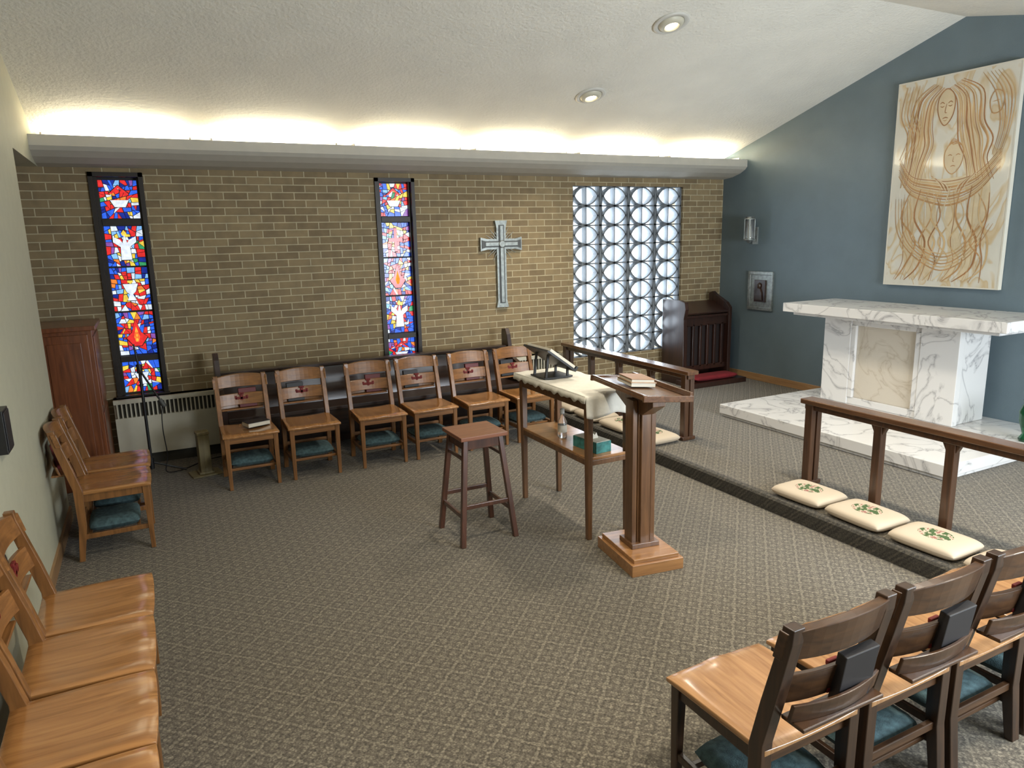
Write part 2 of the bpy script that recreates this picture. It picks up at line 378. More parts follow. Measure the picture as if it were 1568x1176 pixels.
dove=[('white',[(-.30,.10),(-.30,.24),(-.12,.16),(-.06,.08),(0,.30),(.06,.08),(.12,.16),(.30,.24),(.30,.10),(.12,-.02),(.14,-.34),(-.14,-.34),(-.12,-.02)]),('yellow',[(-.07,.32),(0,.40),(.07,.32),(.05,.26),(-.05,.26)])]
boat=[('white',[(-.24,-.02),(.24,-.02),(.14,-.20),(-.14,-.20)]),('red',[(-.26,.14),(0,.36),(.26,.14),(.18,.14),(0,.28),(-.18,.14)])]
chal=[('white',[(-.2,.12),(.2,.12),(.12,-.06),(.04,-.12),(.12,-.26),(-.12,-.26),(-.04,-.12),(-.12,-.06)]),('yellow',[(-.07,.20),(.07,.20),(.07,.15),(-.07,.15)])]
anch=[('red',[(-.05,.34),(.05,.34),(.05,.05),(.25,.05),(.25,-.05),(.05,-.05),(.05,-.34),(-.05,-.34),(-.05,-.05),(-.25,-.05),(-.25,.05),(-.05,.05)])]
flam=[('red',[(-.28,-.1),(-.12,.02),(0,.34),(.12,.02),(.28,-.1),(.1,-.3),(-.1,-.3)]),('yellow',[(-.08,-.08),(0,.16),(.08,-.08),(.04,-.2),(-.04,-.2)])]
pan=[(2.13,2.45),(1.73,2.07),(1.345,1.72),(.96,1.335),(.625,.90)]
stained('window_1',*holes[0],pan,[2.10,.93],[boat,dove,chal,flam,chal])
stained('window_2',*holes[1],pan,[2.10,.93],[boat,anch,flam,dove,boat])

# breeze block screen (window_3)
b=MB(); X0,X1,Z0,Z1=holes[2]; nr=9; ch=(Z1-Z0)/nr; nc=4; cw=(X1-X0)/nc; ya,yb=YW+.03,YW+.12
for r in range(nr+1): b.box(X0,X1,ya,yb,Z0+r*ch-.007,Z0+r*ch+.007,'concrete')
for c in range(nc+1):
    xx=X0+c*cw; b.box(max(X0,xx-.012),min(X1,xx+.012),ya,yb,Z0,Z1,'concrete')
for c in range(nc):
    b.box(X0+(c+.5)*cw-.005,X0+(c+.5)*cw+.005,ya,yb,Z0,Z1,'concrete')
def arc(b,cx,cz,rx,rz,a0,a1,th,n=12):
    vs=[]
    for i in range(n+1):
        a=a0+(a1-a0)*i/n
        for q in (-th/2,th/2):
            for yy in (ya,yb): vs.append((cx+(rx+q)*math.cos(a),yy,cz+(rz+q)*math.sin(a)))
    fs=[]
    for i in range(n):
        o=4*i;p=o+4; fs+=[(o,p,p+2,o+2),(o+1,o+3,p+3,p+1),(o+2,p+2,p+3,o+3),(o,o+1,p+1,p)]
    b.add(vs,fs,'concrete')
for r in range(nr):
    for c in range(nc):
        cx=X0+(c+.5)*cw; z0=Z0+r*ch
        arc(b,cx,z0,cw/2-.012,ch-.006,0,math.pi,.015); arc(b,cx,z0+ch,cw/2-.012,ch-.006,math.pi,2*math.pi,.015)
b.make('window_3')

# ---------------------------------------------------------------- chair
def chair_mesh(name,oz,ox,seat,book,bookx=.05,hs=1.0,pw=.018):
    b=MB()
    n=14;vs=[];fs=[]
    for k in (0,1):
        for i in range(n+1):
            for j in range(n+1):
                u=-1+2*i/n;v=-1+2*j/n
                x=u*(.212-.014*(1-v)/2); y=v*.215-.008*abs(u)**3*(v>0)
                z=.45-.016*(1-u*u)*(1-((v+.25))**2*.6)+ .008*math.exp(-(u/.18)**2)*(v>0)*v-.008*(max(abs(u),abs(v))**14)-.006*(max(0,v)**4)
                if k: z=.421
                vs.append((x,y,z))
    m=(n+1)**2
    for i in range(n):
        for j in range(n):
            a=i*(n+1)+j; fs.append((a,a+n+1,a+n+2,a+1)); fs.append((m+a,m+a+1,m+a+n+2,m+a+n+1))
    for i in range(n):
        a=i*(n+1);c=(i+1)*(n+1); fs.append((a,m+a,m+c,c)); a+=n;c+=n; fs.append((a,c,m+c,m+a))
        fs.append((i,i+1,m+i+1,m+i)); q=n*(n+1); fs.append((q+i,m+q+i,m+q+i+1,q+i+1))
    b.add(vs,fs,seat,None,True)
    for sx in (-1,1):
        b.beam((sx*.182,.178,0),(sx*.182,.175,.425),.026,.026,oz,.038,.038)
        prof=[(-.235,0),(-.203,0),(-.168,.22),(-.162,.44),(-.198,.60),(-.257,.83),(-.262,.868),(-.300,.868),(-.296,.82),(-.256,.64),(-.214,.46),(-.212,.22)]
        b.prism(prof,'x',sx*.187-pw,sx*.187+pw,oz)
        b.box(sx*.182-.01,sx*.182+.01,-.19,.17,.372,.42,oz)
        b.box(sx*.182-.010,sx*.182+.010,-.21,.17,.135,.165,oz)
    b.box(-.17,.17,.168,.188,.372,.42,ox); b.box(-.17,.17,-.195,-.175,.372,.42,ox)
    b.box(-.175,.175,-.20,-.18,.20,.23,ox)
    b.box(-.175,.175,-.17,-.15,.135,.155,ox); b.box(-.175,.175,.10,.12,.135,.155,ox)
    yy=lambda x,z:(-.19-(z-.46)*.225)-.034*(1-(x/.19)**2)
    b.bow(-.212,.212,yy,.032,.760,.850,ox,arch=.022)
    b.bow(-.175,.175,yy,.018,.600,.700,ox)
    b.bow(-.175,.175,lambda x,z:yy(x,z)-.05,.012,.565,.625,ox)
    b.box(-.165,.165,-.315,-.235,.553,.566,ox)
    ym=yy(0,.66)
    for dx,dz,w,h in ((0,0,.024,.096),(0,.004,.092,.024),(-.044,.004,.018,.044),(.044,.004,.018,.044),(0,.044,.044,.016),(0,-.042,.044,.016)):
        b.box(dx-w/2,dx+w/2,ym,ym+.0145,.652+dz-h/2,.652+dz+h/2,'darkx')  # solid red crosses added where the panel has open cutouts
    T=Matrix.Translation((bookx,-.275,.567))@Matrix.Rotation(.14,4,'X')
    b.box(-.07,.07,-.016,.016,0,.172,book,T)
    b.pillow((0,-.02,.155),.33,.29,.07,'teal',8)
    b.v=[(v[0],v[1],.47+(v[2]-.47)*hs) if v[2]>.47 else v for v in b.v]
    return b.mesh(name)
ch_a=chair_mesh('chair_honey','oak','oakx','oakseat','bookr',-.05,.92)
ch_b=chair_mesh('chair_honey_dark_book','oak','oakx','oakseat','book',.05,.92)
ch_c=chair_mesh('chair_shaded','oakd','oakdx','oakds','book',.06,1.0,.022)  # same chair in the darkened oak, shade painted into the frame
R=math.radians
for i,x in enumerate([.59,1.08,1.66,2.13,2.645,3.13]):
    put(ch_b if i%2 else ch_a,'wooden_chair',(x,5.93,0),(0,0,math.pi+[0,.0,-.02,.02,0,.03][i]),.003)
for y in (1.10,1.53,1.96,2.39,2.82,3.24): put(ch_b,'wooden_chair',(-.338,y,0),(0,0,-math.pi/2),.003)
for y in (5.06,5.50): put(ch_a,'wooden_chair',(-.335,y,0),(0,0,-math.pi/2+.02),.003)
for x in (1.62,2.08,2.53,2.98): put(ch_c,'wooden_chair',(x,1.49,0),(0,0,0),.003)
b=MB(); b.box(-.09,.09,-.06,.06,0,.03,'page'); b.box(-.092,.092,-.062,.062,.03,.034,'book'); b.box(-.092,.092,-.062,.062,-.003,0,'book'); b.make('hymnal',(.66,5.97,.452),(0,0,.3))

# ---------------------------------------------------------------- pew
b=MB(); px0,px1=.48,3.30
b.prism([(6.66,.02),(6.63,.42),(6.70,.76),(6.735,.76),(6.70,.42),(6.70,.02)],'x',px0,px1,'dark')
b.box(px0,px1,6.665,6.765,.755,.785,'dark'); b.box(px0,px1,6.34,6.64,.40,.435,'dark'); b.box(px0,px1,6.36,6.38,.30,.40,'dark')
endp=[(6.36,0),(6.76,0),(6.79,.90),(6.78,.95),(6.70,.96),(6.66,.90),(6.62,.74),(6.52,.66),(6.36,.62),(6.33,.56)]
b.prism(endp,'x',px0-.045,px0,'darkz'); b.prism(endp,'x',px1,px1+.045,'darkz')
b.make('wooden_pew',bevel=.004)
# ---------------------------------------------------------------- baseboard heater
b=MB(); hx0,hx1=-.38,4.1
b.box(hx0,hx1,6.90,7.0,.10,.60,'heater'); b.box(hx0,hx1,6.86,6.90,.10,.44,'heater'); b.box(hx0,hx1,6.855,7.0,.565,.60,'heater'); b.box(hx0+.02,hx1-.02,6.885,6.899,.445,.56,'slot')
b.box(hx0,hx1,6.90,7.0,0,.10,'slot')
x=hx0+.02
while x<hx1: b.box(x,x+.012,6.862,6.89,.44,.566,'heater'); x+=.034
b.make('baseboard_heater')
# ---------------------------------------------------------------- cabinet
b=MB()
T=Matrix.Translation((.03,0,0))
b.box(-1.2,-.46,6.37,6.97,.0,1.27,'red',T); b.box(-1.23,-.43,6.34,6.98,1.27,1.305,'red',T); b.box(-1.215,-.445,6.355,6.975,0,.09,'red',T)
for a,c in ((-1.17,-.84),(-.82,-.49)):
    b.box(a,c,6.352,6.372,.12,1.24,'red',T); b.box(a+.05,c-.05,6.345,6.354,.18,1.18,'red',T)
b.box(-.462,-.45,6.42,6.92,.12,.60,'red',T); b.box(-.462,-.45,6.42,6.92,.66,1.22,'red',T)
b.cyl((-.80,6.345,.7),(-.80,6.33,.7),.012,.012,'silver',T=T); b.make('wooden_cabinet',bevel=.005)
# ---------------------------------------------------------------- wall cross
b=MB(); cx,cz,y=3.416,1.83,YW
b.box(cx-.055,cx+.055,y-.035,y,1.17,2.06,'silver'); b.box(cx-.235,cx+.235,y-.033,y,cz-.055,cz+.055,'silver')
b.box(cx-.032,cx+.032,y-.042,y-.03,1.20,2.03,'silverd'); b.box(cx-.205,cx+.205,y-.041,y-.03,cz-.032,cz+.032,'silverd')
b.box(cx-.018,cx+.018,y-.05,y-.03,1.21,2.02,'silver'); b.box(cx-.19,cx+.19,y-.049,y-.03,cz-.018,cz+.018,'silver')
for dx in (-1,1):
    b.prism([(cx+dx*.16,cz-.053),(cx+dx*.16,cz+.053),(cx+dx*.245,cz+.072),(cx+dx*.245,cz-.072)],'y',y-.037,y-.001,'silver')
    b.prism([(cx+dx*.18,cz-.03),(cx+dx*.18,cz+.03),(cx+dx*.232,cz+.045),(cx+dx*.232,cz-.045)],'y',y-.044,y-.03,'silverd')
for z0,z1 in ((1.99,2.075),(1.24,1.155)):
    b.prism([(cx-.053,z0),(cx+.053,z0),(cx+.072,z1),(cx-.072,z1)],'y',y-.037,y-.001,'silver')
for i in range(32):
    a=i/32*2*math.pi+.1
    if min(abs(math.cos(a)),abs(math.sin(a)))<.2: continue
    L=.20 if i%2 else .15
    b.cyl((cx+.04*math.cos(a),y-.02,cz+.04*math.sin(a)),(cx+L*math.cos(a),y-.02,cz+L*math.sin(a)),.008,.002,'silver',6)
b.cyl((cx,y-.05,cz),(cx,y-.06,cz),.04,.032,'silver',18)
b.make('wall_cross',bevel=.003)
# ---------------------------------------------------------------- downlights
def downlight(x,y,power=28):
    z=ceil_z(y); sl=(-(RZ-CW)/(YW-RY)) if y>RY else (RZ-CN)/(RY-YN)
    ang=math.atan(sl)
    b=MB(); b.lathe([(.14,0),(.142,-.008),(.13,-.014),(.105,-.012),(.10,-.004),(.098,.0)],(0,0,0),'white',32)
    b.lathe([(.102,-.001),(.098,-.014),(.085,-.028),(.062,-.038),(.058,-.036),(.05,-.026),(.046,-.02)],(0,0,0),'heater',32)
    b.lathe([(.047,-.021),(.03,-.03),(.001,-.034)],(0,0,0),'lamp',24)
    b.make('recessed_ceiling_light',(x,y,z-.001),(ang,0,0))
    l=bpy.data.lights.new('downlight_lamp','SPOT'); l.energy=power; l.color=(1,.91,.76); l.spot_size=R(130); l.spot_blend=.9; l.shadow_soft_size=.06
    o=bpy.data.objects.new('downlight_lamp',l); S.collection.objects.link(o); o.location=(x,y,z-.06)
downlight(3.795,5.81,105); downlight(3.817,4.716,105)
for x,y in ((1.3,2.6),(3.8,2.6),(1.3,.8),(3.8,.8)): downlight(x,y,110)  # unseen downlights added on the near slope for extra room light
# ---------------------------------------------------------------- painting
b=MB(); py0,py1,pz0,pz1=3.60,4.66,1.37,3.205
b.box(XB-.05,XB-.012,py0,py1,pz0,pz1,'paint')
for q in ((py0-.012,py0,pz0-.012,pz1+.012),(py1,py1+.012,pz0-.012,pz1+.012),(py0,py1,pz0-.012,pz0),(py0,py1,pz1,pz1+.012)):
    b.box(XB-.052,XB-.005,q[0],q[1],q[2],q[3],'page')
lay=[0]
def stroke(pts,w,mat='stroke',closed=False):
    P=[Vector((p[0],p[1])) for p in pts]; out=[]; n=len(P); lay[0]+=1; dd=.0502+.00002*lay[0]
    rng=range(n if closed else n-1)
    for i in rng:
        if closed: p0,p1,p2,p3=P[(i-1)%n],P[i],P[(i+1)%n],P[(i+2)%n]
        else: p0,p1,p2,p3=P[max(i-1,0)],P[i],P[i+1],P[min(i+2,n-1)]
        for k in range(6):
            t=k/6; out.append(.5*((2*p1)+(p2-p0)*t+(2*p0-5*p1+4*p2-p3)*t*t+(3*p1-p0-3*p2+p3)*t**3))
    out.append(P[0] if closed else P[-1])
    vs=[];fs=[];L=len(out)
    for i,p in enumerate(out):
        d=(out[min(i+1,L-1)]-out[max(i-1,0)]); d=d.normalized() if d.length>1e-6 else Vector((1,0)); nn=Vector((-d.y,d.x))
        ww=w*(.35+.65*math.sin(math.pi*i/(L-1))) if not closed else w
        for sg in (-1,1):
            q=p+nn*sg*ww/2; vs.append((XB-dd,py1-max(.01,min(1.05,q.x)),pz0+max(.01,min(1.82,q.y))))
    for i in range(L-1): fs.append((2*i,2*i+1,2*i+3,2*i+2))
    b.add(vs,fs,mat)
def fill(pts,mat):
    lay[0]+=1; dd=.0502+.00002*lay[0]
    b.add([(XB-dd,py1-p[0],pz0+p[1]) for p in pts],[tuple(range(len(pts)))],mat)
random.seed(3)
for pts,w in (([(.34,1.64),(.26,1.4),(.22,1.1),(.26,.8),(.2,.4),(.28,.06)],.16),([(.58,1.66),(.70,1.4),(.74,1.1),(.84,.8),(.8,.4),(.74,.06)],.17),([(.36,.9),(.42,.6),(.38,.3),(.44,.05)],.12),([(.62,.85),(.6,.6),(.66,.3),(.6,.05)],.12),([(.12,1.02),(.3,.93),(.55,.9),(.8,.95),(.95,1.1)],.11)):
    stroke(pts,w,'strokel')
fill([(.385,1.60),(.40,1.69),(.46,1.725),(.52,1.69),(.54,1.60),(.53,1.50),(.495,1.43),(.46,1.415),(.425,1.44),(.395,1.50)],'strokel')
fill([(.50,1.06),(.49,1.17),(.53,1.25),(.60,1.255),(.65,1.18),(.64,1.07),(.57,.99)],'strokel')
for k in range(13):
    o=k*.019; j=random.uniform(-.015,.015)
    m=('stroked','strokem','stroke','strokem')[k%4]
    stroke([(.45-o*.5,1.73+o*.25),(.37-o*.9+j,1.62+o*.2),(.35-o,1.42),(.38-o*1.2+j,1.26),(.31-o*.9,1.08),(.28-o*.9+j,.90)],.007+.006*(k%3),m)
    stroke([(.48+o*.5,1.73+o*.25),(.56+o*.9+j,1.62+o*.2),(.58+o,1.42),(.61+o*1.2+j,1.26),(.68+o*.8,1.10),(.72+o*.9+j,.92)],.007+.006*((k+1)%3),m)
stroke([(.46,1.725),(.39,1.65),(.395,1.52),(.46,1.415),(.53,1.50),(.535,1.65)],.010,'stroked',closed=True)
stroke([(.405,1.605),(.425,1.615),(.447,1.60)],.009,'stroked'); stroke([(.478,1.60),(.50,1.615),(.52,1.602)],.009,'stroked')
stroke([(.408,1.583),(.428,1.575),(.446,1.582)],.008,'stroked'); stroke([(.48,1.582),(.50,1.575),(.517,1.583)],.008,'stroked')
stroke([(.465,1.60),(.456,1.53),(.474,1.522)],.008,'stroked'); stroke([(.436,1.475),(.462,1.483),(.488,1.475)],.010,'stroked'); stroke([(.445,1.462),(.463,1.455),(.48,1.463)],.006,'stroke')
stroke([(.54,1.255),(.49,1.18),(.50,1.06),(.57,.99),(.64,1.06),(.655,1.18),(.61,1.255)],.009,'stroke',closed=True)
for k in range(5): stroke([(.50+k*.012,1.21+k*.012),(.56,1.29-k*.012),(.64-k*.01,1.22+k*.008)],.006,'stroke')
stroke([(.52,1.15),(.54,1.157),(.558,1.148)],.008,'stroked'); stroke([(.59,1.148),(.61,1.157),(.63,1.15)],.008,'stroked'); stroke([(.573,1.14),(.568,1.10),(.58,1.095)],.006,'stroked'); stroke([(.55,1.055),(.573,1.062),(.595,1.055)],.008,'stroked')
for k in range(9):
    o=k*.020
    stroke([(.06,1.17-o),(.19,1.0-o),(.38,.95-o*1.2),(.58,.93-o*1.3),(.80,.99-o*1.1),(.98,1.18-o)],.008+.005*(k%3),('stroked','strokem','stroke')[k%3])
for k in range(5): stroke([(.36+k*.020,1.0-k*.012),(.44+k*.022,.94-k*.01),(.50+k*.016,.86-k*.008)],.010,'stroked' if k%2 else 'strokel')
for k in range(5): stroke([(.80-k*.020,1.0-k*.012),(.73-k*.022,.93-k*.01),(.68-k*.016,.85-k*.008)],.010,'stroked' if k%2 else 'strokel')
for k in range(26):
    x0=.14+k*.031; s_=math.sin(k*2.1); g=random.uniform(-.05,.05)
    stroke([(x0,.84-.04*s_),(x0+.05*s_+g,.62),(x0-.07*s_+.02,.40),(x0+.03+g,.21+.04*s_),(x0-.05+.05*s_,.04)],.006+.006*(k%3),('stroked','strokem','stroke','strokem','strokel')[k%5])
for k in range(6):
    o=k*.03; m=('stroke','strokem')[k%2]
    stroke([(.05+o,.80),(.09+o,.5),(.26+o*.6,.28+o*.5),(.55,.14+o),(.80-o*.6,.28+o*.5),(.97-o,.55)],.010,m)
    stroke([(.76+o,1.80),(.88+o,1.62),(.94+o*.6,1.36),(.90+o*.5,1.12)],.009,m); stroke([(.08+o,1.80),(.04+o,1.55),(.12+o,1.35),(.05+o,1.15)],.009,m)
stroke([(.84,1.56),(.88,1.64),(.95,1.60),(.94,1.48),(.87,1.46)],.009,'stroke',closed=True); stroke([(.86,1.55),(.92,1.56)],.006)
b.make('madonna_painting')
# ---------------------------------------------------------------- altar
b=MB()
b.box(4.94,XB-.002,2.95,5.2,PLAT+.002,PLAT+.03,'marble'); b.box(4.925,XB-.002,2.935,5.215,PLAT+.03,.23,'marble')
b.make('marble_altar_step',bevel=.004)
b=MB(); zt=.232
b.box(5.60,6.34,3.0,5.1,1.115,1.20,'marble'); b.box(5.66,6.30,3.08,5.02,1.085,1.115,'marble')
b.box(6.00,6.42,3.56,4.86,zt,1.09,'marble')
for a,c in ((3.54,3.88),(4.58,4.88)):
    b.box(5.95,6.02,a,c,zt,1.09,'marble')
b.box(5.965,6.01,3.88,4.58,zt,.30,'marble'); b.box(5.965,6.01,3.88,4.58,1.0,1.09,'marble')
b.box(5.955,6.01,3.88,3.93,.30,1.0,'marble'); b.box(5.955,6.01,4.53,4.58,.30,1.0,'marble')
b.box(5.985,6.01,3.93,4.53,.30,1.0,'marbleB')
b.make('marble_altar',bevel=.004)
b=MB(); b.lathe([(.001,0),(.05,0),(.055,.02),(.03,.06),(.06,.16),(.065,.24),(.04,.30),(.045,.33),(.04,.33)],(0,0,0),'green',20); b.make('green_glass_vase',(6.03,3.0,.231))
# ---------------------------------------------------------------- sconce + plaque
b=MB(); y=6.42;z=1.92; x=XB
b.box(x-.02,x,y-.035,y+.035,z-.17,z+.03,'silver'); b.beam((x-.01,y,z-.12),(x-.11,y,z-.12),.02,.015,'silver',side=(0,1,0))
b.lathe([(.001,-.16),(.02,-.15),(.03,-.13),(.062,-.12),(.062,-.105),(.03,-.10),(.001,-.10)],(x-.11,y,z),'silver',20)
for k in range(4):
    a=k*math.pi/2+.78; b.cyl((x-.11+.058*math.cos(a),y+.058*math.sin(a),z-.11),(x-.11+.058*math.cos(a),y+.058*math.sin(a),z+.13),.005,.005,'silver',6)
b.lathe([(.05,-.10),(.05,.15),(.048,.15),(.048,-.10)],(x-.11,y,z),'glass',24)
b.cyl((x-.11,y,z-.10),(x-.11,y,z+.02),.024,.024,'page',14); b.lathe([(.064,.12),(.064,.135),(.055,.135),(.055,.12)],(x-.11,y,z),'silver',24)
b.make('candle_wall_sconce')
b=MB(); y=6.30;z=1.20
for q in ((-.19,.19,.19,.23),(-.19,.19,-.23,-.19),(-.19,-.15,-.19,.19),(.15,.19,-.19,.19)): b.box(x-.03,x,y+q[0],y+q[1],z+q[2],z+q[3],'silver')
b.box(x-.012,x,y-.15,y+.15,z-.19,z+.19,'silver'); b.box(x-.03,x-.01,y-.085,y+.085,z-.13,z+.13,'darkz')
b.lathe([(.001,.05),(.022,.035),(.026,.01),(.02,-.015),(.001,-.03)],(x-.035,y,z+.05),'oakd',12)
b.prism([(y-.05,z-.11),(y+.05,z-.11),(y+.045,z-.02),(y+.02,z+.03),(y-.02,z+.03),(y-.045,z-.02)],'x',x-.045,x-.025,'oakd')
b.make('framed_icon_plaque',bevel=.003)
# ---------------------------------------------------------------- altar rails
def rail(name,ya,yb,posts,doubles):
    b=MB(); X=4.09; zt=.735
    b.box(X-.06,X+.06,ya,yb,zt-.035,zt,'rail'); b.box(X-.035,X+.035,ya+.02,yb-.02,zt-.075,zt-.035,'railz')
    for p in posts:
        b.box(X-.028,X+.028,p-.028,p+.028,PLAT+.004,zt-.07,'railz')
        b.prism([(p-.028,zt-.075),(p-.028,zt-.13),(p-.055,zt-.075)],'x',X-.02,X+.02,'railz'); b.prism([(p+.028,zt-.075),(p+.055,zt-.075),(p+.028,zt-.13)],'x',X-.02,X+.02,'railz')
    for p in doubles:
        b.box(X-.052,X-.008,p-.03,p+.03,PLAT+.004,zt-.035,'railz'); b.box(X+.008,X+.052,p-.03,p+.03,PLAT+.004,zt-.035,'railz')
        b.box(X-.03,X+.03,p-.015,p+.015,PLAT+.004,zt-.035,'railz'); b.box(X-.07,X+.07,p-.04,p+.04,PLAT+.004,PLAT+.035,'railz')
    b.make(name,bevel=.005)
rail('altar_rail',1.35,3.47,[2.88,2.41,1.93],[3.40,1.42])
rail('altar_rail',4.66,6.78,[5.24,5.75,6.25],[4.73,6.72])
b=MB(); b.pillow((0,0,0),.31,.40,.075,'cush',20); cm=b.mesh('kneeler_cushion')
for i,y in enumerate((3.19,2.75,2.31,1.87,4.88,5.33,5.78,6.23)):
    put(cm,'kneeler_cushion',(3.84,y,PLAT+.003),(0,0,[.03,-.02,.03,0,.05,0,-.04,.02][i]))
# ---------------------------------------------------------------- table + cloth
b=MB(); x0,x1,y0,y1=2.28,2.66,3.54,4.49; H=.94
b.box(x0,x1,y0,y1,H-.025,H,'lect')
for xx in (x0+.045,x1-.045):
    for yy in (y0+.045,y1-.045): b.beam((xx,yy,0),(xx,yy,H-.02),.032,.032,'lect',.045,.045)
b.box(x0+.03,x0+.05,y0+.05,y1-.05,H-.095,H-.02,'lect'); b.box(x1-.05,x1-.03,y0+.05,y1-.05,H-.095,H-.02,'lect')
b.box(x0+.05,x1-.05,y0+.03,y0+.05,H-.095,H-.02,'lect'); b.box(x0+.05,x1-.05,y1-.05,y1-.03,H-.095,H-.02,'lect')
b.box(x0+.03,x1-.03,y0+.03,y1-.03,.525,.545,'lectb')
b.box(x0+.03,x0+.05,y0+.05,y1-.05,.49,.525,'lect'); b.box(x0+.05,x1-.05,y0+.03,y0+.05,.49,.525,'lect')
b.make('credence_table',bevel=.004)
b=MB(); n=60; m_=24
vs=[];fs=[]
def cl(u,v):
    x=x0-.01+(x1-x0+.02)*u; L=v*(y1-y0+.13)
    if L<.13: y=y0-.008-.006*math.sin(u*20)-.01*(1-L/.13); z=H+.006-(.13-L)-.012*math.sin(u*9)*(1-L/.13)
    else: y=y0-.008+(L-.13); z=H+.004+.0025*math.sin(y*40+u*5)*math.sin(u*17)+.0015
    return x,y,z
for i in range(n+1):
    for j in range(m_+1):
        vs.append(cl(j/m_,i/n))
for i in range(n):
    for j in range(m_): a=i*(m_+1)+j; fs.append((a,a+1,a+m_+2,a+m_+1))
b.add(vs,fs,'cloth',None,True)
vs=[];fs=[]
for i in range(n+1):
    t=i/n; y=y0-.008+t*(y1-y0); d=.035+.012*math.sin(t*60)*math.sin(t*13); vs+=[(x0-.010,y,H+.005),(x0-.016,y,H-d)]
for i in range(n): a=2*i; fs.append((a,a+1,a+3,a+2))
b.add(vs,fs,'cloth',None,True)
o=b.make('altar_cloth'); sm=o.modifiers.new('solid','SOLIDIFY'); sm.thickness=.002; sm.offset=1
b=MB(); T=Matrix.Translation((2.30,4.20,1.165))@Matrix.Rotation(R(36),4,'Y')
b.box(0,.27,-.17,.17,-.012,0,'black',T); b.box(.255,.27,-.17,.17,0,.025,'black',T)
b.box(.02,.25,-.16,-.003,.001,.022,'page',T); b.box(.02,.25,.003,.16,.001,.022,'page',T); b.box(.012,.254,-.165,.165,-.001,.003,'book',T)
b.beam((2.33,4.12,.953),(2.35,4.12,1.12),.015,.012,'black'); b.beam((2.33,4.28,.953),(2.35,4.28,1.12),.015,.012,'black'); b.box(2.31,2.53,4.10,4.30,.952,.962,'black'); b.beam((2.50,4.12,.958),(2.50,4.12,1.01),.015,.012,'black');b.beam((2.50,4.28,.958),(2.50,4.28,1.01),.015,.012,'black')
b.make('bible_on_stand')
b=MB(); b.lathe([(.001,0),(.03,0),(.032,.02),(.032,.11),(.013,.15),(.013,.175),(.001,.175)],(0,0,0),'glass',18); b.lathe([(.016,.17),(.016,.20),(.001,.20)],(0,0,0),'white',14); b.lathe([(.0325,.04),(.0325,.09)],(0,0,0),'page',18); b.make('sanitizer_bottle',(2.42,4.06,.546))
b=MB(); b.box(-.06,.06,-.12,.12,0,.07,'tealbox'); b.box(-.055,.055,-.115,.115,.07,.073,'page'); b.prism([(-.03,.07),(.03,.07),(.015,.11),(0,.095),(-.02,.115)],'y',-.03,.03,'page'); b.make('tissue_box',(2.45,3.74,.546),(0,0,.1))
# ---------------------------------------------------------------- stool
b=MB(); s=.16
b.box(-s,s,-s,s,.675,.70,'stoolt')
F=lambda z:.185-.065*z/.675
for sx in (-1,1):
    for sy in (-1,1): b.beam((sx*F(0),sy*F(0),0),(sx*F(.675),sy*F(.675),.675),.032,.032,'stool')
def st(z,axis,sg,hh=.028,ww=.018):
    f=F(z)
    if axis=='x': b.cbox((0,sg*f,z),(2*f,ww,hh),'stool')
    else: b.cbox((sg*f,0,z),(ww,2*f,hh),'stool')
for sg in (-1,1): st(.64,'x',sg,.06); st(.64,'y',sg,.06); st(.25,'x',sg); st(.19,'y',sg); st(.55,'y',sg,.02)
b.make('wooden_stool',(1.76,4.05,0),(0,0,.0),.003)
# ---------------------------------------------------------------- lectern
b=MB()
b.box(-.165,.165,-.225,.225,0,.07,'lectb'); b.box(-.145,.145,-.205,.205,.07,.095,'lectb')
b.box(-.042,.042,-.05,.05,.09,1.0,'lect'); b.box(-.075,-.045,-.045,.045,.09,.98,'lect'); b.box(.045,.075,-.045,.045,.09,.98,'lect')
b.box(-.03,.03,-.068,-.052,.09,.98,'lect'); b.box(-.03,.03,.052,.068,.09,.98,'lect')
b.box(-.09,.09,-.08,.08,.095,.125,'lect')
b.prism([(-.20,1.0),(.24,1.0),(.24,.97),(.08,.90),(-.08,.90),(-.20,.97)],'x',-.04,.04,'lect')
T=Matrix.Translation((.03,.08,1.03))@Matrix.Rotation(R(5),4,'Y')
b.box(-.15,.15,-.33,.33,-.02,0,'lect',T); b.box(-.15,-.13,-.33,.33,0,.012,'rail',T); b.box(.13,.15,-.33,.33,0,.03,'rail',T); b.box(-.155,.155,-.335,-.32,-.025,.01,'rail',T); b.box(-.155,.155,.32,.335,-.025,.01,'rail',T)
b.make('wooden_lectern',(2.445,3.22,0),(0,0,R(-8)),.003)
b=MB(); b.box(-.075,.075,-.10,.10,0,.022,'page'); b.box(-.08,.08,-.105,.105,.022,.026,'trim'); b.box(-.07,.07,-.09,.09,.026,.04,'page'); b.box(-.074,.074,-.095,.095,.04,.044,'bookt'); b.make('prayer_books',(2.49,3.33,1.040),(0,R(5),R(-12)))
